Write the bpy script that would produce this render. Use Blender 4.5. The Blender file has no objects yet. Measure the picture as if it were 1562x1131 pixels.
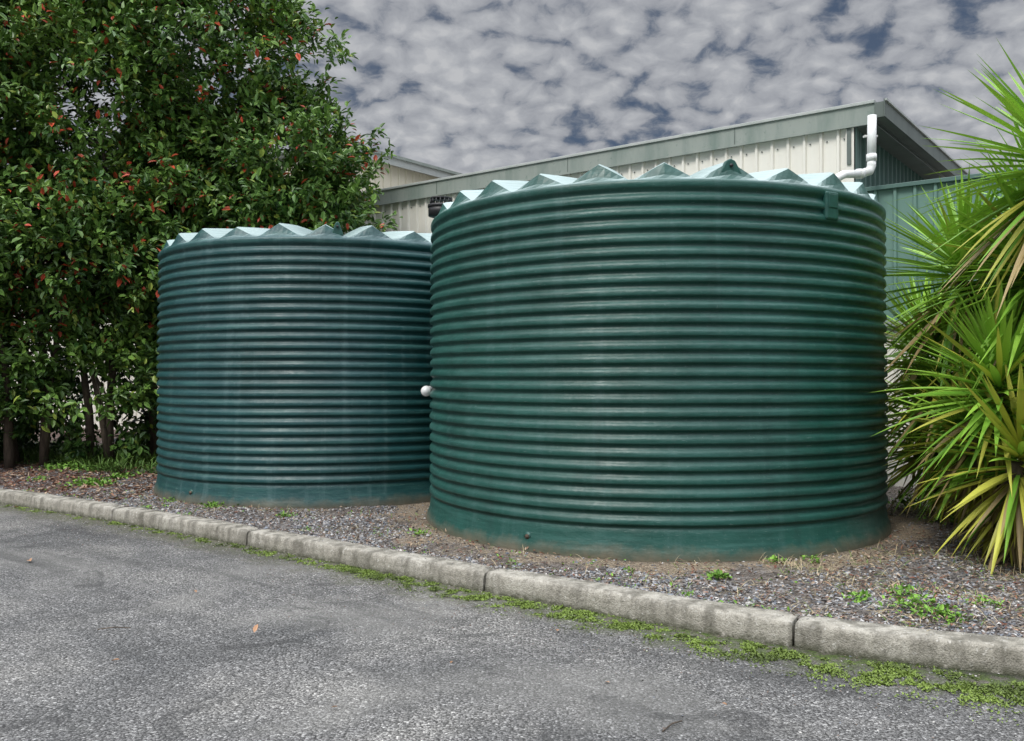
import bpy, math, numpy as np
from mathutils import Vector
from mathutils import noise as mn
rng=np.random.default_rng(7)
S=bpy.context.scene
S.view_settings.view_transform='Standard'; S.view_settings.look='None'; S.view_settings.exposure=0
F=1350.0; CAMZ=1.4; YH=572.0
def P(px,py,Y):
    return ((px-781)/F*Y, Y, CAMZ+(YH-py)/F*Y)
# ---------------- helpers
def link(o,parent=None):
    S.collection.objects.link(o)
    if parent: o.parent=parent
    return o
def empty(name,loc=(0,0,0)):
    o=bpy.data.objects.new(name,None); o.location=loc; o.empty_display_size=.2
    return link(o)
def npmesh(name,v,f,mat,col=None,smooth=False,parent=None,attrs=None):
    v=np.asarray(v,dtype=np.float32).reshape(-1,3); f=np.asarray(f,dtype=np.int32)
    k=f.shape[1]; me=bpy.data.meshes.new(name)
    me.vertices.add(len(v)); me.vertices.foreach_set('co',v.ravel())
    me.loops.add(f.size); me.loops.foreach_set('vertex_index',f.ravel())
    me.polygons.add(len(f)); me.polygons.foreach_set('loop_start',np.arange(0,f.size,k,dtype=np.int32))
    try: me.polygons.foreach_set('loop_total',np.full(len(f),k,dtype=np.int32))
    except Exception: pass
    me.update(calc_edges=True)
    me.polygons.foreach_set('use_smooth',np.full(len(f),smooth,dtype=bool))
    if col is not None:
        a=me.attributes.new('col','FLOAT_COLOR','POINT')
        c=np.ones((len(v),4),dtype=np.float32); c[:,:3]=col; a.data.foreach_set('color',c.ravel())
    if attrs:
        for n,x in attrs.items():
            a=me.attributes.new(n,'FLOAT','POINT'); a.data.foreach_set('value',np.asarray(x,dtype=np.float32).ravel())
    me.validate(); 
    if mat: me.materials.append(mat)
    o=bpy.data.objects.new(name,me); return link(o,parent)
def pymesh(name,v,f,mat,parent=None,smooth=False):
    me=bpy.data.meshes.new(name); me.from_pydata([tuple(map(float,p)) for p in v],[],f); me.update()
    if smooth:
        for p in me.polygons: p.use_smooth=True
    if mat: me.materials.append(mat)
    return link(bpy.data.objects.new(name,me),parent)
def bevel(o,w,seg=2):
    m=o.modifiers.new('bev','BEVEL'); m.width=w; m.segments=seg; m.limit_method='ANGLE'; return o
def obox(name,o,ex,ey,ez,mat,parent=None,bw=0):
    o=np.array(o,float);ex=np.array(ex,float);ey=np.array(ey,float);ez=np.array(ez,float)
    v=[o,o+ex,o+ex+ey,o+ey,o+ez,o+ex+ez,o+ex+ey+ez,o+ey+ez]
    f=[(3,2,1,0),(4,5,6,7),(0,1,5,4),(1,2,6,5),(2,3,7,6),(3,0,4,7)]
    ob=pymesh(name,v,f,mat,parent)
    if bw: bevel(ob,bw)
    return ob
def tube(name,pts,rad,mat,parent=None,n=16,cap=True):
    pts=[Vector(p) for p in pts]; 
    if not hasattr(rad,'__len__'): rad=[rad]*len(pts)
    V=[];Fc=[]; up=None
    for i,p in enumerate(pts):
        d=(pts[min(i+1,len(pts)-1)]-pts[max(i-1,0)]).normalized()
        if up is None: up=Vector((0.31,.2,.93)).cross(d); up=up.normalized() if up.length>.1 else Vector((1,0,0))
        up=(up-d*up.dot(d)).normalized(); s=d.cross(up)
        for k in range(n):
            a=2*math.pi*k/n; V.append(p+(up*math.cos(a)+s*math.sin(a))*rad[i])
    for i in range(len(pts)-1):
        for k in range(n):
            a=i*n+k;b=i*n+(k+1)%n; Fc.append((a,b,b+n,a+n))
    if cap:
        Fc.append(tuple(range(n-1,-1,-1))); q=(len(pts)-1)*n; Fc.append(tuple(range(q,q+n)))
    return pymesh(name,V,Fc,mat,parent,smooth=True)
# ---------------- node helpers
class NT:
    def __init__(s,nt): s.nt=nt; s.L=nt.links
    def n(s,t,**k):
        x=s.nt.nodes.new(t)
        for a,b in k.items(): setattr(x,a,b)
        return x
    def l(s,a,b): s.L.new(a,b)
    def pos(s):
        return s.n('ShaderNodeNewGeometry').outputs['Position']
    def setin(s,sock,v):
        if isinstance(v,bpy.types.NodeSocket): s.l(v,sock)
        else: sock.default_value=v
    def scale(s,vec,sc):
        m=s.n('ShaderNodeVectorMath',operation='MULTIPLY'); s.setin(m.inputs[0],vec); m.inputs[1].default_value=sc; return m.outputs[0]
    def noise(s,vec,scale,detail=4,rough=.55,dist=0,dim='3D'):
        x=s.n('ShaderNodeTexNoise',noise_dimensions=dim); s.l(vec,x.inputs['Vector']); x.inputs['Scale'].default_value=scale
        x.inputs['Detail'].default_value=detail; x.inputs['Roughness'].default_value=rough; x.inputs['Distortion'].default_value=dist
        return x.outputs['Fac']
    def vor(s,vec,scale,feature='F1',rnd=1,dim='3D'):
        x=s.n('ShaderNodeTexVoronoi',feature=feature,voronoi_dimensions=dim); s.l(vec,x.inputs['Vector']); x.inputs['Scale'].default_value=scale
        x.inputs['Randomness'].default_value=rnd; return x
    def ramp(s,fac,stops,interp='LINEAR'):
        x=s.n('ShaderNodeValToRGB'); x.color_ramp.interpolation=interp; e=x.color_ramp.elements
        while len(e)<len(stops): e.new(.5)
        for i,(p,c) in enumerate(stops):
            if not hasattr(c,'__len__'): c=(c,c,c)
            e[i].position=p; e[i].color=(*c,1)
        s.setin(x.inputs[0],fac); return x.outputs[0]
    def mix(s,fac,a,b,mode='MIX'):
        x=s.n('ShaderNodeMix',data_type='RGBA',blend_type=mode,clamp_factor=True)
        s.setin(x.inputs[0],fac)
        for i,v in ((6,a),(7,b)):
            if not isinstance(v,bpy.types.NodeSocket):
                v=(*v,1) if hasattr(v,'__len__') else (v,v,v,1)
            s.setin(x.inputs[i],v)
        return x.outputs[2]
    def math(s,op,a,b=0,c=None,clamp=False):
        x=s.n('ShaderNodeMath',operation=op,use_clamp=clamp); s.setin(x.inputs[0],a); s.setin(x.inputs[1],b)
        if c is not None: s.setin(x.inputs[2],c)
        return x.outputs[0]
    def mr(s,v,a,b,c=0,d=1,interp='LINEAR'):
        x=s.n('ShaderNodeMapRange',interpolation_type=interp); s.setin(x.inputs[0],v)
        for i,q in enumerate((a,b,c,d)): x.inputs[i+1].default_value=q
        return x.outputs[0]
    def bump(s,h,st,dist,nrm=None):
        x=s.n('ShaderNodeBump'); s.setin(x.inputs['Height'],h); x.inputs['Strength'].default_value=st; x.inputs['Distance'].default_value=dist
        if nrm is not None: s.l(nrm,x.inputs['Normal'])
        return x.outputs[0]
    def attr(s,name,out='Color'):
        x=s.n('ShaderNodeAttribute',attribute_name=name); return x.outputs[out]
    def sep(s,v):
        x=s.n('ShaderNodeSeparateXYZ'); s.l(v,x.inputs[0]); return x.outputs
    def objco(s): return s.n('ShaderNodeTexCoord').outputs['Object']
def mat(name,fn):
    m=bpy.data.materials.new(name); m.use_nodes=True; nt=m.node_tree
    b=nt.nodes['Principled BSDF']; t=NT(nt); fn(t,b); return m
def plain(name,col,rough=.6,var=.15,scale=8,spec=.5,metal=0):
    def fn(t,b):
        p=t.pos(); n=t.noise(p,scale,4); c1=tuple(x*(1-var) for x in col); c2=tuple(min(1,x*(1+var)) for x in col)
        t.l(t.ramp(n,[(.3,c1),(.7,c2)]),b.inputs['Base Color']); b.inputs['Roughness'].default_value=rough
        b.inputs['Specular IOR Level'].default_value=spec; b.inputs['Metallic'].default_value=metal
        t.l(t.bump(n,.15,.01),b.inputs['Normal'])
    return mat(name,fn)
# ---------------- materials
def m_tank(name,c1,c2,seed,streak):
    def fn(t,b):
        p=t.objco(); x=t.sep(p)
        off=t.n('ShaderNodeVectorMath',operation='ADD'); t.l(p,off.inputs[0]); off.inputs[1].default_value=(seed,seed*2,0); q=off.outputs[0]
        big=t.noise(q,1.3,4,.6)
        col=t.mix(t.mr(big,.3,.7),c1,c2)
        vs=t.noise(t.scale(q,(7,7,.5)),1,4,.65)
        col=t.mix(t.mr(vs,.53,.78,0,streak),col,(.12,.20,.20))
        vd=t.noise(t.scale(q,(5,5,.4)),1.3,3,.6); col=t.mix(t.mr(vd,.55,.75,0,.45),col,(.006,.032,.028))
        hs=t.noise(t.scale(q,(1.5,1.5,25)),1,4,.7)
        col=t.mix(t.mr(hs,.48,.72,0,.45),col,(.05,.15,.13))
        fn_=t.noise(q,70,2,.7); col=t.mix(t.mr(fn_,.66,.74,0,.3),col,(.18,.24,.23))
        sc=t.noise(t.scale(q,(3,3,40)),3,3,.7); col=t.mix(t.mr(sc,.66,.75,0,.4),col,(.28,.35,.33))
        z=x[2]; dn=t.math('ADD',z,t.math('MULTIPLY',t.noise(q,6,4,.7),.16))
        col=t.mix(t.mr(dn,.07,.18,.65,0),col,(.20,.15,.10))
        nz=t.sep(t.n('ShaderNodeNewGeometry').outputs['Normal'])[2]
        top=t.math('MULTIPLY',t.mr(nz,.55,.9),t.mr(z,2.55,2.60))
        col=t.mix(t.math('MULTIPLY',top,.8),col,(.42,.52,.50))  # pale sky reflection on upward roof facets, painted into the base colour
        t.l(col,b.inputs['Base Color'])
        t.l(t.mr(t.noise(q,5,3,.6),.3,.7,.38,.55),b.inputs['Roughness']); b.inputs['Specular IOR Level'].default_value=.45
        t.l(t.bump(t.noise(t.scale(q,(1,1,1.6)),7,3,.6),.5,.014),b.inputs['Normal'])
    return mat(name,fn)
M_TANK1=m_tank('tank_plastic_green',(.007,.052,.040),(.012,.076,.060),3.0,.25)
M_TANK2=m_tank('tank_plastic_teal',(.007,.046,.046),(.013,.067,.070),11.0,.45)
M_TANKP=plain('tank_fitting_green',(.012,.07,.056),.5,.2,20)
M_BLACK=plain('black_plastic',(.012,.012,.013),.5)
M_PVC=plain('white_pvc',(.74,.75,.74),.35,.08,6)
M_CAPW=plain('grey_pvc',(.6,.6,.58),.5,.12,30)
def f_asph(t,b):
    p=t.pos(); d=t.attr('d','Fac')
    wp=t.n('ShaderNodeTexNoise',noise_dimensions='2D'); t.l(p,wp.inputs['Vector']); wp.inputs['Scale'].default_value=130
    wa=t.n('ShaderNodeVectorMath',operation='MULTIPLY_ADD'); t.l(wp.outputs['Color'],wa.inputs[0]); wa.inputs[1].default_value=(.012,.012,0); t.l(p,wa.inputs[2]); pw=wa.outputs[0]
    v=t.vor(pw,92,dim='2D'); vc=t.n('ShaderNodeSeparateColor'); t.l(v.outputs['Color'],vc.inputs[0])
    st=t.ramp(vc.outputs[0],[(0,.06),(.35,.13),(.7,.23),(.93,.37),(1,.72)])
    v2=t.vor(p,210,dim='2D'); vc2=t.n('ShaderNodeSeparateColor'); t.l(v2.outputs['Color'],vc2.inputs[0])
    st=t.mix(.42,st,t.ramp(vc2.outputs[1],[(0,.04),(.6,.16),(1,.5)]))
    st=t.mix(t.mr(v.outputs['Distance'],.38,.72,0,.85),st,(.028,.028,.027))
    big=t.noise(p,.9,5,.62,.4,'2D'); 
    st=t.mix(1,st,t.ramp(big,[(.3,(.64,.64,.63)),(.5,(1.0,.98,.945)),(.68,(1.32,1.28,1.20))]),'MULTIPLY')
    md=t.noise(p,5,5,.7,0,'2D'); st=t.mix(t.mr(md,.52,.72,0,.5),st,(.07,.07,.067))
    wr=t.noise(p,.55,3,.5,1.0,'2D'); st=t.mix(t.mr(wr,.54,.7,0,.35),st,(.30,.29,.265))
    mp=t.noise(p,2.1,7,.75,.6,'2D'); st=t.mix(t.mr(mp,.57,.65,0,.55),st,(.045,.045,.044))
    rot=t.n('ShaderNodeVectorRotate',rotation_type='Z_AXIS'); t.l(p,rot.inputs['Vector']); rot.inputs['Angle'].default_value=.66
    ln=t.noise(t.scale(rot.outputs[0],(.35,3.2,1)),1,4,.6,0,'2D'); st=t.mix(t.mr(ln,.54,.72,0,.5),st,(.05,.05,.049))
    g=t.math('ADD',d,t.math('MULTIPLY',t.noise(p,4,5,.7,0,'2D'),.7))
    st=t.mix(t.mr(g,.35,.85,.75,0),st,(.12,.105,.075))
    x=t.sep(p)[0]
    ms=t.math('MULTIPLY',t.mr(g,.38,.80,1,0),t.mr(x,-1.6,.6,.4,1))
    ms=t.math('MULTIPLY',ms,t.mr(t.noise(p,14,4,.7,0,'2D'),.38,.56))
    st=t.mix(ms,st,t.ramp(t.noise(p,60,3,.6,0,'2D'),[(.3,(.03,.05,.012)),(.7,(.11,.16,.035))]))
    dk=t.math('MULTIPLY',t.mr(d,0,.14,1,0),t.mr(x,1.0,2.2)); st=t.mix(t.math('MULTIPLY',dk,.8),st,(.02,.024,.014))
    t.l(st,b.inputs['Base Color']); b.inputs['Roughness'].default_value=.88; b.inputs['Specular IOR Level'].default_value=.3
    h=t.math('ADD',t.math('MULTIPLY',v.outputs['Distance'],-1),t.math('MULTIPLY',md,1.5))
    t.l(t.bump(h,.9,.009),b.inputs['Normal'])
M_ASPH=mat('asphalt',f_asph)
def f_conc(t,b):
    p=t.pos(); n1=t.noise(p,2.2,5,.65); n2=t.noise(p,22,5,.7); n3=t.noise(p,120,2,.6)
    c=t.ramp(n1,[(.3,(.29,.27,.225)),(.55,(.41,.385,.33)),(.75,(.50,.475,.415))])
    c=t.mix(t.mr(n2,.50,.66,0,.6),c,(.16,.15,.12)); c=t.mix(t.mr(n3,.52,.66,0,.5),c,(.13,.125,.11))
    n4=t.noise(p,48,2,.6); c=t.mix(t.mr(n4,.60,.68,0,.6),c,(.55,.53,.48))
    vs=t.noise(t.scale(p,(9,9,.8)),1,4,.6); z=t.sep(p)[2]
    c=t.mix(t.math('MULTIPLY',t.mr(vs,.45,.62),t.mr(z,.03,.128,.35,.65)),c,(.07,.065,.05))
    c=t.mix(t.math('MULTIPLY',t.mr(z,.0,.05,.9,0),t.mr(n2,.32,.5)),c,(.06,.065,.035))
    t.l(c,b.inputs['Base Color']); b.inputs['Roughness'].default_value=.93; b.inputs['Specular IOR Level'].default_value=.25
    t.l(t.bump(t.math('ADD',n2,t.math('MULTIPLY',n3,.6)),.8,.014),b.inputs['Normal'])
M_CONC=mat('kerb_concrete',f_conc)
C1=Vector((1.229,7.885,.15)); R1=1.945; C2=Vector((-2.03,10.18,.15)); R2=1.90
def f_bed(t,b):
    p=t.pos(); x=t.sep(p)
    n1=t.noise(p,1.6,5,.65,0,'2D'); n2=t.noise(p,18,5,.7,0,'2D')
    v=t.vor(p,48,dim='2D'); vc=t.n('ShaderNodeSeparateColor'); t.l(v.outputs['Color'],vc.inputs[0])
    c=t.ramp(vc.outputs[0],[(0,(.05,.045,.04)),(.4,(.145,.13,.12)),(.7,(.24,.22,.205)),(1,(.37,.34,.32))])
    c=t.mix(t.mr(n1,.42,.64,0,.6),c,(.18,.14,.105)); c=t.mix(t.mr(n2,.55,.7,0,.4),c,(.06,.05,.043))
    c=t.mix(t.math('MULTIPLY',t.mr(x[0],-3.6,-5.2),t.mr(n2,.35,.6,.3,.9)),c,(.12,.06,.045))
    for C,R,w in ((C1,R1,.42),(C2,R2,.10)):
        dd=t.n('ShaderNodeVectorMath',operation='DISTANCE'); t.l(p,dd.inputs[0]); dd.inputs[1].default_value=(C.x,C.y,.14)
        e=t.math('ADD',dd.outputs['Value'],t.math('MULTIPLY',t.math('SUBTRACT',n1,.5),1.6))
        e=t.math('ADD',e,t.math('MULTIPLY',t.math('SUBTRACT',n2,.5),.5))
        c=t.mix(t.mr(e,R+w*.5,R+w,.9,0),c,t.ramp(t.noise(p,40,4,.7,0,'2D'),[(.3,(.21,.16,.11)),(.7,(.46,.37,.26))]))
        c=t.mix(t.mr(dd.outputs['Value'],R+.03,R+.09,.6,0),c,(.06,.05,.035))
    t.l(c,b.inputs['Base Color']); b.inputs['Roughness'].default_value=.95
    t.l(t.bump(t.math('ADD',n2,v.outputs['Distance']),1,.03),b.inputs['Normal'])
M_BED=mat('garden_soil',f_bed)
M_GROUND=plain('bare_ground',(.10,.11,.06),.95,.4,.5)
def m_attr(name,rough=.5,spec=.4,trans=0):
    def fn(t,b):
        c=t.attr('col'); 
        t.l(c,b.inputs['Base Color']); b.inputs['Roughness'].default_value=rough; b.inputs['Specular IOR Level'].default_value=spec
        if trans:
            tr=t.n('ShaderNodeBsdfTranslucent'); t.l(t.mix(.5,c,(.35,.5,.05)),tr.inputs[0])
            mx=t.n('ShaderNodeMixShader'); mx.inputs[0].default_value=abs(trans); t.l(b.outputs[0],mx.inputs[1]); t.l(tr.outputs[0],mx.inputs[2])
            o=[n for n in t.nt.nodes if n.type=='OUTPUT_MATERIAL'][0]; t.l(mx.outputs[0],o.inputs[0])
    return mat(name,fn)
M_LEAF=m_attr('tree_leaf',.42,.4,0)
M_YUC=m_attr('yucca_leaf',.45,.35,.15)
M_WEED=m_attr('weed_leaf',.6,.3,0)
M_STONE=m_attr('gravel_stone',.85,.3,0)
M_DRY=m_attr('dry_litter',.8,.2)
def f_bark(t,b):
    p=t.pos(); n=t.noise(t.scale(p,(14,14,3)),1.5,5,.7); 
    t.l(t.ramp(n,[(.3,(.04,.03,.02)),(.6,(.12,.09,.065)),(.8,(.2,.17,.13))]),b.inputs['Base Color'])
    b.inputs['Roughness'].default_value=.9; t.l(t.bump(n,.9,.02),b.inputs['Normal'])
M_BARK=mat('bark',f_bark)
def m_metal(name,col,dirt,da=.35,rough=.5):
    def fn(t,b):
        p=t.pos(); n=t.noise(t.scale(p,(3,3,.6)),1.2,5,.65); n2=t.noise(p,14,4,.7)
        c=t.mix(t.mr(n,.45,.75,0,da),col,dirt); c=t.mix(t.mr(n2,.6,.75,0,da),c,dirt)
        t.l(c,b.inputs['Base Color']); b.inputs['Roughness'].default_value=rough
        t.l(t.bump(t.noise(p,3,3),.2,.01),b.inputs['Normal'])
    return mat(name,fn)
M_CREAM=m_metal('cream_sheet',(.80,.775,.70),(.58,.54,.46),.3)
M_CREAM2=m_metal('cream_sheet_old',(.68,.63,.50),(.48,.43,.33),.3)
M_GREENW=m_metal('green_sheet',(.08,.15,.13),(.05,.10,.085),.4)
M_GREENF=m_metal('green_sheet_pale',(.14,.25,.21),(.09,.17,.145),.4)
M_FASC=m_metal('weathered_fascia',(.28,.31,.28),(.12,.175,.15),.75)
M_FASCL=m_metal('fascia_cap',(.42,.44,.42),(.24,.29,.26),.5)
M_GUT=m_metal('gutter_grey_green',(.13,.155,.14),(.07,.09,.08),.6)
M_ROOF=m_metal('roof_sheet',(.35,.37,.36),(.2,.2,.2),.5)
# ---------------- kerb line y=k(x)
KX=np.array([-60,-30,-14,-9.5,-7.4,-5.58,-3.84,-2.18,-.19,1.44,2.39,3.4,5,8,14,40])
KY=np.array([30,21.5,14.6,12.0,10.75,9.64,8.475,7.24,5.71,4.50,4.10,3.80,3.5,3.2,3.0,3.0])
xs_=np.linspace(-60,40,5001); ks_=np.interp(xs_,KX,KY)
ker=np.exp(-.5*(np.arange(-60,61)/18)**2); ker/=ker.sum()
kp=np.pad(ks_,60,mode='edge'); ks_=np.convolve(kp,ker,'valid')
def k(x): return np.interp(x,xs_,ks_)
def kslope(x): return (k(x+.02)-k(x-.02))/.04
def knorm(x):
    s=kslope(x); l=np.sqrt(1+s*s); return -s/l,1/l
def vn(x,y,s):
    return np.array([mn.fractal(Vector((a*s,b*s,3.3)),.9,2.1,4) for a,b in zip(x,y)])
# ---------------- ground, road, bed
npmesh('ground',[(-400,-400,-.03),(400,-400,-.03),(400,400,-.03),(-400,400,-.03)],[(0,1,2,3)],M_GROUND)
gx=np.concatenate([np.linspace(-60,-12,40),np.linspace(-11.9,8,260),np.linspace(8.2,40,30)])
gd=np.concatenate([[-.04],np.linspace(0,1.2,25),np.linspace(1.4,6,24),np.linspace(7,30,12)])
A,D=np.meshgrid(gx,gd,indexing='ij')
und=.006*np.sin(A*2.3+D*1.1)+.005*np.sin(A*.9-D*2.7); und*=np.clip(D,0,1)
V=np.stack([A,k(A)-D,und-.0],-1).reshape(-1,3)
def gridf(n,m,flip=False):
    i,j=np.meshgrid(np.arange(n-1),np.arange(m-1),indexing='ij'); a=(i*m+j).ravel()
    f=np.stack([a,a+1,a+m+1,a+m],-1); return f[:,::-1] if flip else f
npmesh('asphalt_road',V,gridf(len(gx),len(gd)),M_ASPH,smooth=True,attrs={'d':np.clip(D,0,99).ravel()})
bd=np.concatenate([np.linspace(0,3,41),np.linspace(3.3,8,16),np.linspace(9,40,12)])
A,D=np.meshgrid(gx,bd,indexing='ij')
def bedz(x,y):
    d=y-k(x); z=.105+.045*np.clip(d/.6,0,1)+.06*np.clip((d-3)/6,0,1)
    n=.012*np.sin(x*5.1+y*3.3)+.010*np.sin(x*2.2-y*6.1)+.008*np.sin(x*11+1.3*y)
    for C,R in ((C1,R1),(C2,R2)):
        r=np.hypot(x-C.x,y-C.y); w=np.clip((r-R-.02)/.25,0.25,1); n=n*w; z=z*w+.152*(1-w)
    return z+n*np.clip((d-.15)/.3,0,1)
YB=k(A)+.15+D
npmesh('garden_bed',np.stack([A,YB,bedz(A,YB)],-1).reshape(-1,3),gridf(len(gx),len(bd),True),M_BED,smooth=True)
# ---------------- kerb (segments with joints)
prof=[(0.0,-.03),(0.002,.03),(.006,.080),(.010,.108),(.018,.120),(.032,.126),(.12,.128),(.180,.127),(.190,.120),(.193,.10),(.195,-.03)]
KV=[];KF=[]
joints=[-22,-19.5,-17,-14.6,-12.4,-10.2,-8.0,-5.75,-3.84,-2.18,-.19,1.44,3.35,5.4,7.6,9.8,12]
for a,b in zip(joints[:-1],joints[1:]):
    jit=rng.normal(0,.005,2); tz=rng.normal(0,.004); xs=np.linspace(a+.007,b-.007,max(6,int((b-a)/.025)))
    base=len(KV); ph=rng.uniform(0,6)
    chip=np.convolve(rng.normal(0,1,len(xs)+12),np.ones(6)/6,'same')[6:-6]; chip=np.clip(chip-.45,0,2)*.016
    for i,x in enumerate(xs):
        nx,ny=knorm(x); e=min(i,len(xs)-1-i); en=.012*math.exp(-e*.5)
        for j,(o,z) in enumerate(prof):
            w=.0018*math.sin(x*7+j*.3+ph)+.001*math.sin(x*19+j*.5+ph)+rng.normal(0,.0004)
            oo=o+(w if 0<j<8 else 0)+(en if j<6 else -0)+jit[0]; zz=z+tz+(w*.7-(en*.8) if j>2 else 0)
            if j in (3,4,5): oo+=chip[i]; zz-=chip[i]*.9
            KV.append((x+nx*oo,k(x)+ny*oo,zz))
    m=len(prof)
    for i in range(len(xs)-1):
        for j in range(m-1):
            q=base+i*m+j; KF.append((q,q+m,q+m+1,q+1))
    KF.append(tuple(base+j for j in range(m))); q=base+(len(xs)-1)*m; KF.append(tuple(q+j for j in range(m-1,-1,-1)))
kb=pymesh('concrete_kerb',KV,KF,M_CONC,smooth=False)
for i,p in enumerate(kb.data.polygons): p.use_smooth=len(p.vertices)==4
# ---------------- tanks
def make_tank(C,R,H,M,phase,NR=26,rings=25):
    par=empty('water_tank',C)
    NS=NR*10
    pr=[(R+.035,-.03),(R+.035,.02),(R+.028,.06),(R+.010,.10),(R+.002,.17),(R-.006,.205)]
    z0=.215; z1=H-.085; pitch=(z1-z0)/rings; dep=.025
    for i in range(rings):
        zb=z0+i*pitch; taper=.012*(1-i/rings)
        for u,o in ((0,0),(.08,.04),(.15,.30),(.21,.75),(.26,.94),(.32,1),(.44,.98),(.56,.92),(.66,.74),(.76,.42),(.86,.12),(.95,.01)):
            pr.append((R-dep+o*dep+taper,zb+u*pitch))
    pr+= [(R-dep,z1),(R-dep+.008,z1+.012),(R-.006,z1+.022),(R,z1+.034),(R+.001,z1+.06),(R-.008,z1+.078),(R-.022,z1+.085)]
    nwall=len(pr)
    roof=[(R-.045,.0,.30),(R-.075,.006,1.0),(R-.10,.012,1.05),(R-.35,.055,1.05),(R-.6,.10,1.0),(R-.9,.155,.8),(R-1.2,.21,.6),(R-1.5,.26,.35),(.38,.285,.0),(.36,.30,0),(.35,.33,0),(.30,.345,0),(.0001,.35,0)]
    th=phase+np.arange(NS)*2*np.pi/NS
    tri=1-np.abs(((np.arange(NS)/10.0)%1.0)*2-1)
    tri=np.clip((tri-.02)/.97,0,1)
    rj=1+.10*np.sin(np.arange(NS)//10*2.3)
    rows=[]
    oval=1+.0020*np.sin(2*th+.4)+.0012*np.sin(5*th)
    for (r,z) in pr:
        wob=.0015*np.sin(9*th+z*5)+.002*np.sin(3*th+z*2.5)+.0008*np.sin(31*th+z*9)
        rows.append(np.stack([(r*oval+wob)*np.cos(th),(r*oval+wob)*np.sin(th),np.full(NS,z)+.0025*np.sin(4*th+z)],-1))
    for (r,h,a) in roof:
        rr=r*oval if r>.4 else np.full(NS,r)
        rows.append(np.stack([rr*np.cos(th),rr*np.sin(th),H+h*.75+a*tri*rj*.116],-1))
    V=np.concatenate(rows); n=len(rows)
    i,j=np.meshgrid(np.arange(n-1),np.arange(NS),indexing='ij'); a=(i*NS+j).ravel(); bb=(i*NS+(j+1)%NS).ravel()
    Fc=np.stack([a,bb,bb+NS,a+NS],-1)
    o=npmesh('tank_shell',V,Fc,M,smooth=True,parent=par)
    sm=np.ones(len(Fc),dtype=bool); sm[(i.ravel()>=nwall-1)]=False
    o.data.polygons.foreach_set('use_smooth',sm)
    return par
def lug(par,ang,R,H,M,w=.075):
    ca,sa=math.cos(ang),math.sin(ang); rad=np.array([ca,sa,0]); tan=np.array([-sa,ca,0]); up=np.array([0,0,1.])
    pts=[(-w,0),(w,0),(w*.6,.07),(w*.32,.12),(0,.135),(-w*.32,.12),(-w*.6,.07)]
    base=rad*(R-.06)+up*(H-.01); V=[];t=.045
    for s in (0,1):
        for (a,b) in pts: V.append(base+tan*a+up*b-rad*t*s)
    n=len(pts); Fc=[tuple(range(n)),tuple(range(2*n-1,n-1,-1))]+[(i,i+n,(i+1)%n+n,(i+1)%n) for i in range(n)]
    bevel(pymesh('lifting_lug',V,Fc,M,par),.008)
    c=base+up*.085; tube('lug_eye',[c+rad*.004,c+rad*.012],.012,M_BLACK,par)
a1=math.atan2(-C1.y,-C1.x)
pit=2*math.pi/26
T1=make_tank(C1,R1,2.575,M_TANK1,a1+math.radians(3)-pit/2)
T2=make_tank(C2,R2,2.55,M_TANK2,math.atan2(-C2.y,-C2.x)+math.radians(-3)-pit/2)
lug(T1,a1+math.radians(3)+pit,R1,2.60,M_TANKP,.10)
lug(T1,a1+math.radians(3)+pit+math.radians(180),R1,2.575,M_TANKP)
a2=math.atan2(-C2.y,-C2.x)
lug(T2,a2+math.radians(0.5),R2,2.58,M_TANKP,.06)
def boss(par,ang,R,z,w,h,M):
    ca,sa=math.cos(ang),math.sin(ang); rad=np.array([ca,sa,0]); tan=np.array([-sa,ca,0]); up=np.array([0,0,1.])
    o=rad*(R-.06)-tan*w/2+up*(z-h/2)
    obox('inlet_boss',o,tan*w,rad*.075,up*h,M,par,.014)
    obox('boss_face',o+tan*w*.15+up*h*.42+rad*.072,tan*w*.7,rad*.008,up*h*.48,M,par,.004)
boss(T1,a1+math.radians(40.5),R1,2.575-.135,.13,.20,M_TANKP)
for par,ang,R in ((T1,a1-math.radians(26),R1),(T2,a2-math.radians(46),R2)):
    rad=np.array([math.cos(ang),math.sin(ang),0]); c=rad*(R-.01)+np.array([0,0,.105])
    tube('drain_plug_flange',[c,c+rad*.026],.032,M_TANKP,par); tube('drain_plug',[c+rad*.022,c+rad*.034],.018,M_BARK,par,n=6)
sc=Vector(P(673,313,7.85))-C1
tube('strainer_base',[sc+Vector((0,0,-.10)),sc+Vector((0,0,-.02))],[.115,.115],M_BLACK,T1,n=28)
tube('strainer_rim',[sc+Vector((0,0,-.025)),sc+Vector((0,0,.0))],[.12,.12],M_BLACK,T1,n=28)
for i in range(16):
    a=i/16*2*math.pi; q=sc+Vector((.095*math.cos(a),.095*math.sin(a),0)); tube('strainer_bar_%d'%i,[q,q+Vector((0,0,.05))],.006,M_BLACK,T1,n=6)
tube('strainer_lid',[sc+Vector((0,0,.05)),sc+Vector((0,0,.062)),sc+Vector((0,0,.07))],[.10,.10,.06],M_BLACK,T1,n=28)
oc=Vector(P(650,597,7.75)); dirc=Vector((.05,-1,0)).normalized()
pp=empty('outlet_pipe',oc)
tube('pipe',[Vector((-.05,.9,0)),Vector((0,0,0))],.036,M_PVC,pp); tube('cap',[dirc*-.02,dirc*.02],.041,M_PVC,pp,n=28)
tube('cap_ring',[dirc*-.05,dirc*-.02],.047,M_CAPW,pp,n=28)
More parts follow.
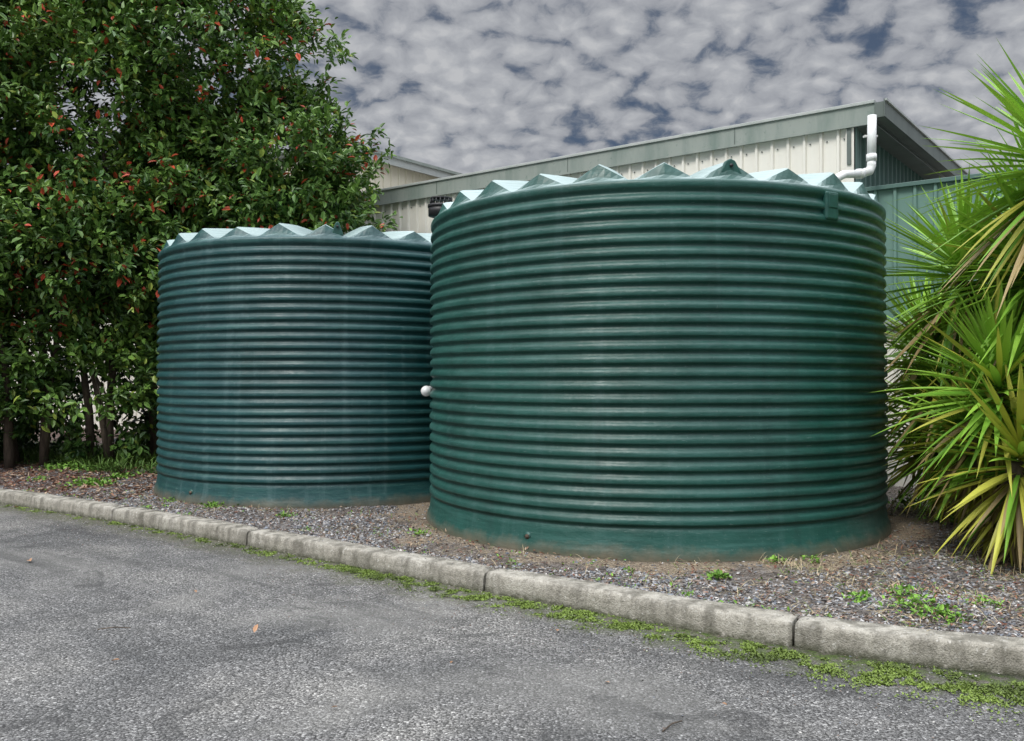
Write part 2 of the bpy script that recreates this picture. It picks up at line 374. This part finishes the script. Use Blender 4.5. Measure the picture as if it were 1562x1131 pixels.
# ---------------- buildings
LD=np.array([-math.sin(math.radians(52.6)),math.cos(math.radians(52.6)),0]); RD=np.array([LD[1],-LD[0],0])
UP=np.array([0,0,1.])
def ribwall(name,p0,d,n,L,z0,z1,mat_,parent,pitch=.19,rw=.022,rd=.028):
    p0=np.array(p0,float); prof=[];x=0
    while x<L-pitch:
        prof+=[(x,0),(x+pitch-rw*2.4,0),(x+pitch-rw*1.8,rd),(x+pitch-rw*.6,rd)]; x+=pitch
    prof.append((x,0)); V=[]
    for (a,o) in prof:
        b=p0+d*a+n*o; V.append(b+UP*z0); V.append(b+UP*z1)
    Fc=[(2*i,2*i+2,2*i+3,2*i+1) for i in range(len(prof)-1)]
    return pymesh(name,V,Fc,mat_,parent)
RC=np.array([3.94,9.6,0]); HT=4.387
shed=empty('metal_shed')
wc=RC+LD*.24+RD*.06
nF=-RD; nS=-LD
LW=21
ribwall('front_wall',wc,LD,nF,LW,0,HT-.12,M_CREAM,shed)
obox('side_backing',wc+RD*.03+LD*.03,LD*(LW-.1),RD*4.2,UP*(HT-.3),M_GREENW,shed)
ribwall('side_wall',wc,RD,nS,4.45,0,HT-.12,M_GREENW,shed,.19)
obox('corner_flashing',wc-LD*.012+nF*.034,LD*.09,RD*.006,UP*(HT-.2),M_CREAM,shed)
obox('corner_trim_side',wc+nS*.036+nF*.03,RD*.10,LD*.006,UP*(HT-.2),M_GREENW,shed)
obox('wall_dark_gap',wc+LD*.015+nF*.05+UP*(HT-.66),LD*.045,RD*.02,UP*.40,M_GUT,shed)  # thin dark strip drawn for the vertical gap beside the wall corner
obox('fascia',RC+UP*(HT-.235),LD*LW,RD*.03,UP*.20,M_FASC,shed,.004)
obox('fascia_cap',RC-RD*.02+UP*(HT-.035),LD*LW,RD*.14,UP*.035,M_FASCL,shed,.004)
obox('fascia_lip',RC-RD*.012+UP*(HT-.258),LD*LW,RD*.03,UP*.023,M_FASC,shed)
obox('roof',RC+RD*.12+LD*.02+UP*(HT-.05),LD*(LW-.03),RD*4.4,UP*.03,M_ROOF,shed)
obox('side_gutter_face',RC-LD*.11+RD*-.02+UP*(HT-.20),LD*.012,RD*4.62,UP*.19,M_GUT,shed)
obox('side_gutter_bottom',RC-LD*.096-RD*.02+UP*(HT-.20),LD*.11,RD*4.6,UP*.012,M_GUT,shed)
obox('side_gutter_end',RC-LD*.096-RD*.018+UP*(HT-.186),LD*.09,RD*.01,UP*.15,M_GUT,shed)
obox('gutter_lip',RC-LD*.13-RD*.02+UP*(HT-.03),LD*.02,RD*4.62,UP*.022,M_FASCL,shed)
obox('soffit',RC+RD*.05+UP*(HT-.26),LD*.22,RD*4.4,UP*.01,M_GUT,shed)
for i in range(70):
    q=wc+LD*(.1+i*.19)+nF*.003+UP*(HT-.36); tube('screw_%d'%i,[q,q+nF*.012],.008,M_GUT,shed,n=6)
for i in range(8):
    q=RC+LD*(1.6+i*2.4)-RD*.004+UP*(HT-.235); obox('fascia_joint_%d'%i,q,LD*.012,RD*.003,UP*.20,M_GUT,shed)
gf=empty('green_metal_fence'); g0=wc-LD*.05-RD*.03
ribwall('fence_sheet',g0-LD*.02,-LD,nF,7,1.95,3.40,M_GREENF,gf,.20)
ribwall('fence_lower_sheet',g0-LD*.02+RD*.05,-LD,nF,7,0,1.95,M_CREAM,gf,.20)
obox('fence_cap',g0-RD*.05+UP*3.40,-LD*7,RD*.09,UP*.045,M_GREENW,gf,.004)
obox('fence_mid_rail',g0-RD*.045+UP*1.92,-LD*7,RD*.03,UP*.06,M_FASC,gf)
dp=empty('downpipe')
yp=9.38; top=Vector(P(1331,176,yp)); bot=Vector(P(1330,244,yp)); c1=Vector(P(1327,261,yp)); c2=Vector(P(1313,265,9.3)); e=Vector(P(1288,266,9.1)); ein=C1+Vector((1.0,.75,2.66))
tube('pipe',[top,bot],.046,M_PVC,dp,n=20)
tube('elbow',[bot,Vector(P(1330,253,yp)),c1,c2],.046,M_PVC,dp,n=20)
tube('branch',[c2,e,ein],.042,M_PVC,dp,n=20)
tube('socket',[bot+Vector((0,0,-.01)),bot+Vector((0,0,.06))],.053,M_PVC,dp,n=20)
tube('socket',[c2+(c2-e).normalized()*.02,c2+(e-c2).normalized()*.05],.053,M_PVC,dp,n=20)
obox('bracket',np.array(top)+np.array([-.07,.02,-.22]),(.14,0,0),(0,.05,0),(0,0,.02),M_CAPW,dp)
wh=empty('warehouse_building'); w0=np.array([-3.9,19.5,0]); WH=6.5
ribwall('gable_wall',w0,RD,-LD,14,0,WH-.15,M_CREAM2,wh,.25)
ribwall('front_wall',w0,LD,-RD,14,0,WH-.15,M_CREAM2,wh,.25)
obox('eave_fascia',w0-LD*.18-RD*.2+UP*(WH-.2),RD*14,LD*.04,UP*.17,M_FASCL,wh)
obox('roof',w0-LD*.22-RD*.24+UP*(WH-.03),RD*14.2,LD*14,UP*.07,M_FASC,wh)
# ---------------- leaves
def leaves(name,c,d,nrm,L,W,col,mat_,parent=None,fold=.18,droop=.12):
    c=np.asarray(c);n=len(c)
    d=d/np.linalg.norm(d,axis=1,keepdims=True); s=np.cross(d,nrm); s/=np.linalg.norm(s,axis=1,keepdims=True)+1e-9
    u=np.cross(s,d); L=np.asarray(L)[:,None];W=np.asarray(W)[:,None]
    pts=[c, c+d*L*.35+s*W*.46+u*W*fold, c+d*L*.72+s*W*.36+u*W*fold-u*L*droop*.4, c+d*L-u*L*droop, c+d*L*.72-s*W*.36+u*W*fold-u*L*droop*.4, c+d*L*.35-s*W*.46+u*W*fold]
    V=np.stack(pts,1).reshape(-1,3); b=np.arange(n)[:,None]*6
    Fc=np.stack([b+np.array([0,1,2,3]),b+np.array([0,3,4,5])],1).reshape(-1,4)
    return npmesh(name,V,Fc,mat_,col=np.repeat(col,6,axis=0),parent=parent)
def rdir(n):
    v=rng.normal(size=(n,3)); return v/np.linalg.norm(v,axis=1,keepdims=True)
def tree(base,stems,blobs,nclump,per,seed):
    par=empty('tree',base); B=np.array(base)
    vols=np.array([b[3]*b[4]*b[5] for b in blobs])**.75; pr=vols/vols.sum()
    cc=[];out=[]
    idx=rng.choice(len(blobs),nclump,p=pr)
    for q in idx:
        b=blobs[q]; v=rdir(1)[0]; v[1]-=.25; v/=np.linalg.norm(v); r=rng.uniform(.35,1.0)**.55 * (1+.08*rng.normal())
        r*=1+.10*math.sin(v[0]*5+q)+.08*math.sin(v[2]*7+q*2)
        cc.append([b[0]+v[0]*b[3]*r,b[1]+v[1]*b[4]*r,b[2]+v[2]*b[5]*r]); out.append(v)
    cc=np.array(cc);out=np.array(out)
    keep=cc[:,2]>.3
    keep&=~((cc[:,0]>-5.95)&(cc[:,0]<-5.45)&(cc[:,2]<1.6)&(rng.uniform(size=len(cc))<.85))
    cc=cc[keep];out=out[keep]
    n=len(cc)*per; ci=np.repeat(np.arange(len(cc)),per)
    tw=rdir(len(cc))*.5+out*.8+np.array([0,0,.35]); tw/=np.linalg.norm(tw,axis=1,keepdims=True)
    tpos=rng.uniform(-1,1,n)[:,None]*.24
    off=rdir(n)*rng.uniform(0,1,n)[:,None]**.6*.13
    c=cc[ci]+tw[ci]*tpos+off
    d=rdir(n)*.8+tw[ci]*.6+off*3; d[:,2]-=.15
    nr=rdir(n)*.55+np.array([0,-.45,.9])
    L=rng.uniform(.085,.145,n); W=L*rng.uniform(.42,.58,n)
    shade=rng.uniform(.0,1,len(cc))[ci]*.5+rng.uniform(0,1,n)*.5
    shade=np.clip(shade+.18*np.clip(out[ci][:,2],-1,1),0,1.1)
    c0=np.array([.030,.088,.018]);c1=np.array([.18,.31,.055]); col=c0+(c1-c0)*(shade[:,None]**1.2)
    yl=rng.uniform(size=n)<.05; col[yl]=np.array([.28,.36,.06])*rng.uniform(.7,1.2,(yl.sum(),1))
    redc=rng.uniform(size=len(cc))<.15; rd=(rng.uniform(size=n)<.02)|((rng.uniform(size=n)<.13)&redc[ci])
    rd&=c[:,2]>1.8
    col[rd]=np.array([.52,.06,.035])*rng.uniform(.5,1.2,(rd.sum(),1))+np.array([0,.02,0])
    leaves('foliage',c-B,d,nr,L,W,col,M_LEAF,par)
    for si,(sx,sy,tops) in enumerate(stems):
        b0=Vector((sx,sy,.12)); 
        for ti,tp in enumerate(tops):
            e=Vector(tp); pts=[];rr=[]
            for i in range(9):
                u=i/8; q=b0.lerp(e,u); q.x+=.10*math.sin(u*5+si*2+ti*1.7)*(u*(1-u)*4)*.9; q.y+=.08*math.cos(u*6+si)*(u*(1-u)*4); q.z+=.25*u*(1-u)
                pts.append(q-Vector(base)); rr.append((.055-.012*ti)*(1-u)**.7+.008)
            tube('trunk_%d_%d'%(si,ti),pts,rr,M_BARK,par,n=9)
            for _ in range(5):
                u=rng.uniform(.2,.9); q=b0.lerp(e,u); j=np.argmin(np.linalg.norm(cc-np.array(q)-rdir(1)[0]*.8,axis=1)); g=Vector(cc[j])
                m=q.lerp(g,.5)+Vector((0,0,.08)); tube('limb',[q-Vector(base),m-Vector(base),g-Vector(base)],[.022,.014,.005],M_BARK,par,n=6)
    return par
tree((-6.6,12.3,.12),[(-7.6,11.9,[(-8.2,11.9,5.5),(-7.1,11.8,5)]),(-6.35,12.0,[(-6.4,12.3,6),(-5.6,12,4.8)]),(-7.0,12.5,[(-7.6,12.6,6)]),(-5.5,12.1,[(-5.7,12.4,5.2),(-6.2,12.0,4)]),(-8.3,12.2,[(-8.8,12.3,5)]),(-5.1,12.6,[(-5.0,12.7,5)]),(-6.7,11.8,[(-6.9,11.7,3)]),(-5.9,12.3,[(-5.7,12.0,3)])],
 [(-6.1,12.5,5.0,1.75,1.4,2.3),(-7.9,12.1,4.9,1.9,1.5,2.6),(-5.9,11.9,3.1,1.5,1.0,1.1),(-7.7,11.6,3.0,1.5,1.1,1.3),(-7.1,12.6,7.4,2.2,1.4,1.4),(-7.7,11.8,1.5,1.4,.7,1.2),(-6.4,12.1,1.5,1.4,.6,1.2),(-5.3,12.3,1.4,1.0,.6,1.2),(-9.6,12.0,3.4,1.3,1.4,3.2)],2600,42,1)
tree((-4.1,13.1,.12),[(-4.3,13.2,[(-4.2,13.0,6.6),(-3.2,12.9,4.4)]),(-4.7,13.3,[(-4.9,13.1,6)])],
 [(-3.6,12.9,4.25,1.66,1.2,1.30),(-4.35,12.9,6.1,1.66,1.3,1.9),(-4.7,12.7,3.3,1.5,1.1,1.6),(-3.2,12.8,3.5,1.25,1.0,.85),(-5.0,12.8,7.7,1.3,1.2,1.0)],1500,44,2)
N=1500
cc=np.stack([rng.uniform(-14,-4.6,N),rng.uniform(13.3,14.3,N),.15+rng.uniform(0,1,N)**1.2*5.0],-1)
cc=cc[~((np.abs(cc[:,0]+6.45)<.38)&(cc[:,2]<1.75))]; N=len(cc)
ci=np.repeat(np.arange(N),22); n=len(ci); c=cc[ci]+rdir(n)*rng.uniform(0,.28,n)[:,None]
leaves('hedge',c,rdir(n)+np.array([0,-.3,-.1]),rdir(n)*.6+np.array([0,-.2,1]),rng.uniform(.11,.16,n),rng.uniform(.06,.08,n),np.array([.03,.075,.018])*rng.uniform(.6,2.0,(n,1)),M_LEAF)
# ---------------- yuccas
def strips(name,base,dirs,L,W,droop,cols,parent,mat_,seg=6):
    n=len(base); T=np.linspace(0,1,seg+1); up=np.array([0,0,1.])
    s=np.cross(dirs,up); s/=np.linalg.norm(s,axis=1,keepdims=True)+1e-6
    s=s+rdir(n)*.35; s/=np.linalg.norm(s,axis=1,keepdims=True)
    V=[]
    for t in T:
        c=base+dirs*(L*t)[:,None]; c=c.copy(); c[:,2]-=droop*L*t**2.2
        w=W*(.55+.9*t if t<.35 else .865*(1-((t-.35)/.65)**1.6)+.02)
        nn=np.cross(s,dirs); 
        V+= [c+s*w[:,None]*.5+nn*w[:,None]*.16, c-nn*w[:,None]*.10, c-s*w[:,None]*.5+nn*w[:,None]*.16]
    V=np.stack(V,1).reshape(-1,3); b=(np.arange(n)*3*(seg+1))[:,None]; f=[]
    for i in range(seg):
        a=i*3; f+= [b+np.array([a,a+1,a+4,a+3]),b+np.array([a+1,a+2,a+5,a+4])]
    Fc=np.stack(f,1).reshape(-1,4); tt=np.repeat(T,3)[None,:,None]
    col=cols[:,None,:]*(1-.15*tt)+np.array([.10,.10,.0])*.35*tt; 
    return npmesh(name,V,Fc,mat_,col=col.reshape(-1,3),parent=parent,smooth=True)
def rosette(par,B,c,L,n,W=.042,yellow=.0,low=-.6):
    z=rng.uniform(low,1.0,n); a=rng.uniform(0,2*np.pi,n); r=np.sqrt(np.clip(1-z*z,0,1)); d=np.stack([r*np.cos(a),r*np.sin(a),z],-1)
    base=np.array(c)-np.array(B)+d*.03+np.stack([0*z,0*z,(z)*.16-.02],-1)
    Ls=L*rng.uniform(.75,1.08,n)*(1-.12*(z>.8)); droop=np.clip(.12-.13*z,.0,.35)*rng.uniform(.3,1.4,n)
    g0=np.array([.11,.29,.03]);g1=np.array([.36,.62,.08]); k_=np.clip(rng.uniform(0,1,n)*.7+.3*z,0,1)[:,None]
    col=g0+(g1-g0)*k_
    m=(rng.uniform(size=n)<yellow+.25*(z<-.3)); col[m]=np.array([.55,.55,.09])*rng.uniform(.6,1.15,(m.sum(),1))
    m=(z<-.4)&(rng.uniform(size=n)<.25); col[m]=np.array([.40,.29,.15])*rng.uniform(.6,1.1,(m.sum(),1))
    strips('leaves',base,d,Ls,W*rng.uniform(.8,1.2,n),droop,col,par,M_YUC)
def ytrunk(par,B,top,x,y,r=.07):
    pts=[Vector((x,y,.08)).lerp(Vector(top),u)-Vector(B)+Vector((.03*math.sin(u*5),0,0)) for u in np.linspace(0,1,7)]
    tube('trunk',pts,[r*1.25,r,r*.95,r*.95,r*.9,r*.9,r*.7],M_BARK,par,n=12)
    n=80; z=rng.uniform(-1.0,-.5,n); a=rng.uniform(0,6.28,n); rr=np.sqrt(1-z*z); d=np.stack([rr*np.cos(a),rr*np.sin(a),z],-1)
    u=rng.uniform(.3,.98,n)[:,None]; bs=np.array([x,y,.08])*(1-u)+np.array(top)*u-np.array(B)
    L=np.minimum(rng.uniform(.3,.6,n),(bs[:,2]+B[2])*.85)
    yc=np.where(rng.uniform(size=(n,1))<.5,np.array([.50,.50,.08]),np.array([.30,.22,.12]))
    strips('dry_leaf_skirt',bs,d,L,np.full(n,.038),np.full(n,.1),yc*rng.uniform(.5,1.3,(n,1)),par,M_YUC)
def yucca(B,heads):
    par=empty('yucca_plant',B)
    for (px,py,Y,L,n,yl,low) in heads:
        c=P(px,py,Y); ytrunk(par,B,c,B[0]+(c[0]-B[0])*.35,B[1]+(c[1]-B[1])*.35)
        rosette(par,B,c,L,n,.052,yl,low)
yucca((3.42,6.05,.12),[(1525,600,6.0,.76,190,.10,-.7),(1585,420,6.1,.84,190,.04,-.7),(1555,705,5.75,.64,130,.45,-.85),(1490,665,6.3,.60,120,.25,-.8)])
yucca((3.9,7.2,.12),[(1472,425,6.9,.80,220,.02,-.8),(1445,570,7.2,.74,190,.04,-.8),(1545,500,7.0,.85,160,.03,-.7),(1425,680,7.8,.68,140,.05,-.7),(1408,530,8.1,.64,140,.03,-.8),(1405,625,8.2,.6,110,.03,-.8)])
yucca((4.0,6.1,.12),[(1622,255,5.9,1.0,230,.02,-.8),(1700,480,6.2,.85,120,.05,-.6),(1600,345,6.5,.88,180,.05,-.7),(1640,640,6.0,.8,130,.2,-.7)])
# ---------------- gravel
def chips(name,x,y,z,size,col,mat_,flat=.5):
    n=len(x); c=np.stack([x,y,z],-1); a=rdir(n); b=np.cross(a,rdir(n)); b/=np.linalg.norm(b,axis=1,keepdims=True)+1e-9; w=np.cross(a,b)
    s=size[:,None]; pts=[a*s*.6,-a*s*.55,b*s*.42,-b*s*.45,w*s*.3,-w*s*.3]
    V=np.stack(pts,1); V[:,:,2]*=flat; V+=c[:,None,:]+rng.normal(0,.06,V.shape)*size[:,None,None]
    f=np.array([(0,2,4),(2,1,4),(1,3,4),(3,0,4),(2,0,5),(1,2,5),(3,1,5),(0,3,5)])
    Fc=(np.arange(n)[:,None,None]*6+f[None]).reshape(-1,3)
    return npmesh(name,V.reshape(-1,3),Fc,mat_,col=np.repeat(col,6,axis=0))
def outside(x,y,m=.0): return (np.hypot(x-C1.x,y-C1.y)>R1+.05+m)&(np.hypot(x-C2.x,y-C2.y)>R2+.05+m)
n=85000; x=rng.uniform(-7.5,5.2,n); d=rng.uniform(0,1,n)**1.3*4.2+.0; y=k(x)+.21+d
kp_=outside(x,y)&(y<12.5)&((x>-4.8)|(rng.uniform(size=n)<.35)); x=x[kp_];y=y[kp_]; n=len(x)
nv=vn(x,y,1.1); nv2=vn(x+9,y,2.3)
r1=np.hypot(x-C1.x,y-C1.y)
sandy=(r1<R1+.30+.45*nv)&(rng.uniform(size=n)<.88)
sandy|=(nv2>.36)&(rng.uniform(size=n)<.55)
x=x[~sandy];y=y[~sandy];nv=nv[~sandy];n=len(x)
pal=np.array([(.28,.275,.275),(.18,.195,.22),(.40,.39,.38),(.11,.10,.095),(.26,.20,.165),(.17,.125,.10),(.54,.52,.49),(.07,.063,.058)])
ca=rng.choice(8,n,p=[.26,.27,.16,.08,.06,.05,.06,.06]); cb_=rng.choice(8,n,p=[.20,.15,.13,.14,.14,.11,.04,.09])
mixm=((nv+rng.normal(0,.15,n))>.1)|(x>2.5)|(x<-4.2)
col=pal[np.where(mixm,cb_,ca)]*rng.uniform(.75,1.2,(n,1))
sz=rng.uniform(.010,.028,n)*np.where(rng.uniform(size=n)<.06,1.8,1)
chips('gravel',x,y,bedz(x,y)+.004,sz,col,M_STONE,.6)
n=5500; x=rng.uniform(-7,4,n); d=np.abs(rng.normal(0,.6,n))+.01; col=pal[rng.choice(8,n)]*.9
chips('loose_stones',x,k(x)-d,np.full(n,.003),rng.uniform(.004,.013,n),col,M_STONE,.6)
n=900; x=rng.uniform(-7,4.4,n); nx,ny=knorm(x); o=.19-np.abs(rng.normal(0,.05,n)); ok=o>.03; x=x[ok];nx=nx[ok];ny=ny[ok];o=o[ok]; n=len(x)
chips('kerb_grit',x+nx*o,k(x)+ny*o,np.full(n,.130),rng.uniform(.005,.014,n),pal[rng.choice(8,n)]*.8,M_STONE,.6)
# ---------------- leaf litter
n=9100; x=np.concatenate([rng.uniform(-9,-3.9,5800),rng.uniform(2.0,5.0,1800),rng.uniform(-4,3,1500)]); y=k(x)+.23+np.concatenate([rng.uniform(0,4.2,5800),rng.uniform(0,3,1800),rng.uniform(0,1.3,1500)])
kk=outside(x,y); x=x[kk];y=y[kk];n=len(x)
pl=np.array([(.26,.14,.09),(.34,.22,.15),(.18,.08,.055),(.42,.32,.23),(.13,.075,.055)])
d=rdir(n);d[:,2]*=.25
lf=np.where(x>-3.9,.5,1.0)
leaves('leaf_litter',np.stack([x,y,bedz(x,y)+.018],-1),d,rdir(n)*.5+np.array([0,0,1]),rng.uniform(.04,.085,n)*lf,rng.uniform(.02,.04,n)*lf*.8,pl[rng.choice(5,n)]*rng.uniform(.7,1.2,(n,1)),M_DRY)
rl=[P(48,858,6.6),P(388,968,4.77),P(300,905,5.65),P(690,1010,4.3),P(1100,1075,3.75),P(170,1010,4.3),P(850,965,4.8),P(505,1080,3.7),P(20,775,9.3),P(930,1040,4.0)]
d=rdir(len(rl)); d[:,2]*=.2
leaves('fallen_leaves',np.array([(p[0],p[1],.012) for p in rl]),d,rdir(len(rl))*.4+np.array([0,0,1]),np.array([.10,.05,.04,.03,.03,.05,.04,.03,.06,.03]),np.array([.04,.03,.02,.015,.015,.02,.02,.015,.03,.015]),np.array([.42,.25,.15])*rng.uniform(.6,1.2,(len(rl),1)),M_DRY)
tw=empty('fallen_twigs')
for (a,b_) in (((150,962),(200,960)),((1010,1118),(1040,1102)),((440,838),(470,852))):
    A_=np.array(P(*a,1890/(a[1]-572)));B_=np.array(P(*b_,1890/(b_[1]-572))); tube('twig',[A_*[1,1,0]+[0,0,.008],(A_+B_)/2*[1,1,0]+[0,.01,.014],B_*[1,1,0]+[0,0,.008]],.003,M_BARK,tw,n=5)
# ---------------- moss / weeds
def tiny(name,x,y,z,size,g0,g1,hz=.5):
    n=len(x); d=rdir(n); d[:,2]=np.abs(d[:,2])*hz; kx=rng.uniform(0,1,n)[:,None]; col=np.array(g0)*(1-kx)+np.array(g1)*kx
    return leaves(name,np.stack([x,y,z],-1),d,rdir(n)*.5+np.array([0,0,1]),size,size*.6,col,M_WEED)
n=190000; x=rng.uniform(-5.4,4.6,n); wid=np.interp(x,[-4.2,-1.3,-.4,.8,1.5,2.4,4.6],[.13,.16,.27,.27,.36,.44,.46]); ctr=np.interp(x,[-4,-.8,1,2.4,4.6],[.05,.10,.16,.27,.30])
d=ctr+rng.normal(0,.42,n)*wid; pr=np.interp(x,[-4.2,-1.5,-.6,1.2,2,4.6],[.15,.24,.7,.8,1,1])
y=k(x)-d; ok=(d>.005)&(rng.uniform(size=n)<pr)&((x<.9)|(d>.08+.05*np.sin(x*9))); x=x[ok];y=y[ok];d=d[ok]
v_=vn(x,y,8); ok=v_+rng.normal(0,.13,len(x))>np.interp(x,[-4,-1,2.2],[.14,.10,-.02]); x=x[ok];y=y[ok]
n=len(x); dd=rdir(n); dd[:,2]=np.abs(dd[:,2])*.6; kx=np.clip(rng.uniform(0,1,n)*.6+vn(x+5,y,3)*.6+.2,0,1)[:,None]
sz=rng.uniform(.006,.018,n)
leaves('moss',np.stack([x,y,np.full(n,.002)],-1),dd,rdir(n)*.5+np.array([0,0,1]),sz,sz*.65,np.array([.06,.085,.02])*(1-kx)+np.array([.22,.31,.06])*kx,M_WEED)
cl=[];
def clump(px,py,r,n,h=.05,s=.035):
    Y=1.26*F/(py-572); X=(px-781)/F*Y; cl.append((X,Y,r,n,h,s))
for a in [(1400,935,.11,150,.05,.035),(1445,945,.08,90,.04,.03),(1378,912,.06,80,.06,.03),(1095,888,.05,80,.03,.035),(1165,842,.07,90,.05,.035),(1185,862,.05,50,.03,.03),(1295,800,.08,140,.16,.035),(1335,795,.06,80,.12,.03),(1260,812,.06,50,.06,.03),
          (140,742,.22,260,.05,.05),(100,720,.25,220,.07,.06),(185,730,.15,160,.05,.05),(325,776,.10,90,.04,.035),(365,772,.08,80,.05,.035),(258,768,.06,50,.04,.03),(435,790,.07,60,.03,.03),(640,822,.05,60,.05,.03),(590,760,.06,50,.05,.03),(25,700,.2,120,.05,.05),(1240,858,.05,40,.04,.03),(1310,920,.06,60,.03,.03),(960,873,.03,30,.03,.02),(470,808,.05,30,.02,.02),(60,735,.1,60,.05,.04),(1500,930,.08,50,.04,.03),(220,775,.05,30,.04,.03),(1385,780,.12,120,.12,.05),(1450,800,.15,100,.08,.05),(780,862,.04,25,.03,.02),(1050,905,.04,25,.02,.02)]: clump(*a)
X=[];Y=[];Z=[];Sz=[]
for (a,b_,r,n,h,s) in cl:
    x=a+rng.normal(0,r*.6,n);y=b_+rng.normal(0,r*.6,n); ok=outside(x,y,-.02)&(y>k(x)+.18); x=x[ok];y=y[ok]
    X.append(x);Y.append(y);Z.append(bedz(x,y)+rng.uniform(0,h,len(x)));Sz.append(rng.uniform(.5,1.2,len(x))*s)
n=2500;x=rng.uniform(-6.5,4.6,n);y=k(x)+.22+rng.uniform(0,1,n)**2*1.8;ok=outside(x,y);x=x[ok];y=y[ok];ok=vn(x,y,2.5)>.25;x=x[ok];y=y[ok];X.append(x);Y.append(y);Z.append(bedz(x,y)+.01);Sz.append(rng.uniform(.01,.03,len(x)))
X=np.concatenate(X);Y=np.concatenate(Y);Z=np.concatenate(Z);Sz=np.concatenate(Sz)
tiny('weeds',X,Y,Z,Sz,(.07,.17,.02),(.22,.40,.06),.9)
n=9400; x=np.concatenate([rng.uniform(1.6,4.8,6600),rng.uniform(-4,2,2800)]); y=k(x)+.22+np.concatenate([rng.uniform(0,2.2,6600),rng.uniform(0,1.2,2800)])
ok=outside(x,y,.0);x=x[ok];y=y[ok];ok=vn(x,y,3)>-.15;x=x[ok];y=y[ok];n=len(x)
d=rdir(n);d[:,2]=np.abs(d[:,2])*.6+.05;d/=np.linalg.norm(d,axis=1,keepdims=True)
gcol=np.array([.46,.38,.25])*rng.uniform(.5,1.3,(n,1)); gg=rng.uniform(size=n)<.18; gcol[gg]=np.array([.14,.25,.05])
strips('dry_grass',np.stack([x,y,bedz(x,y)],-1),d,rng.uniform(.04,.13,n),np.full(n,.004),np.full(n,.3),gcol,None,M_DRY,3)
n=6000; x=rng.uniform(-9,-4.6,n); y=k(x)+2.0+rng.uniform(0,1.8,n); cx=np.round(x*2.2)/2.2+.15*np.sin(np.round(x*2.2)*7); x=cx+rng.normal(0,.12,n)
d=rdir(n);d[:,2]=np.abs(d[:,2])+.3;d/=np.linalg.norm(d,axis=1,keepdims=True)
strips('undergrowth',np.stack([x,y,bedz(x,y)],-1),d,rng.uniform(.12,.45,n),np.full(n,.018),np.full(n,.4),np.array([.06,.13,.025])*rng.uniform(.5,1.6,(n,1)),None,M_WEED,4)
# ---------------- world
W=bpy.data.worlds.new("World"); S.world=W; W.use_nodes=True; t=NT(W.node_tree)
try: W.cycles.sampling_method='MANUAL'; W.cycles.sample_map_resolution=256
except Exception: pass
bg=W.node_tree.nodes['Background']; sunv=Vector((-.35,-.50,.85)).normalized()
sky=t.n('ShaderNodeTexSky',sky_type='NISHITA'); sky.sun_disc=False; sky.sun_elevation=math.asin(sunv.z); sky.sun_rotation=math.atan2(sunv.x,sunv.y)
dv=t.n('ShaderNodeTexCoord').outputs['Generated']; xyz=t.sep(dv)
z=t.math('MAXIMUM',xyz[2],0.0); den=t.math('ADD',z,.34)
cb=t.n('ShaderNodeCombineXYZ'); t.l(t.math('DIVIDE',xyz[0],den),cb.inputs[0]); t.l(t.math('DIVIDE',xyz[1],den),cb.inputs[1]); q=cb.outputs[0]
wn=t.n('ShaderNodeTexNoise',noise_dimensions='2D'); t.l(q,wn.inputs['Vector']); wn.inputs['Scale'].default_value=12; wn.inputs['Detail'].default_value=3
wo=t.n('ShaderNodeVectorMath',operation='MULTIPLY_ADD'); t.l(wn.outputs['Color'],wo.inputs[0]); wo.inputs[1].default_value=(.055,.055,0); t.l(q,wo.inputs[2]); qq=wo.outputs[0]
v=t.vor(qq,21,'SMOOTH_F1',1,'2D'); v.inputs['Smoothness'].default_value=.8
puff=t.mr(v.outputs['Distance'],.70,.10)
fine=t.noise(qq,24,6,.62,0,'2D'); big=t.noise(q,3.0,4,.6,0,'2D')
dens=t.math('ADD',t.math('ADD',t.math('MULTIPLY',puff,.30),t.math('MULTIPLY',fine,.50)),t.math('MULTIPLY',big,.62))
cov=t.mr(dens,.42,.68,0,1,'SMOOTHSTEP')
ccol=t.ramp(t.mr(dens,.52,.94),[(0,(2.5,2.7,3.1)),(.35,(3.35,3.5,3.85)),(.7,(4.2,4.35,4.65)),(1,(5.1,5.2,5.4))])
gap=t.mix(1,sky.outputs[0],(.30,.34,.38),'MULTIPLY'); gap=t.mix(.6,gap,(.9,1.2,1.8))
c=t.mix(cov,gap,ccol)
boost=t.n('ShaderNodeVectorMath',operation='SCALE'); t.l(c,boost.inputs[0]); t.l(t.mr(z,.40,.85,1.0,8.0,'SMOOTHSTEP'),boost.inputs['Scale'])
t.l(boost.outputs[0],bg.inputs['Color']); bg.inputs['Strength'].default_value=.1
sl=bpy.data.lights.new('sun','SUN'); sl.energy=2.2; sl.angle=math.radians(18); sl.color=(1,.96,.89)
so=link(bpy.data.objects.new('sun',sl)); so.rotation_euler=(-sunv).to_track_quat('-Z','Y').to_euler()
# ---------------- camera
cam=bpy.data.cameras.new('camera'); cam.sensor_width=36; cam.lens=F/1562*36; cam.clip_end=2000; cam.clip_start=.05
co=link(bpy.data.objects.new('camera',cam)); co.location=(0,0,CAMZ); co.rotation_euler=(math.radians(90)+math.atan((YH-565.5)/F),0,0)
S.camera=co
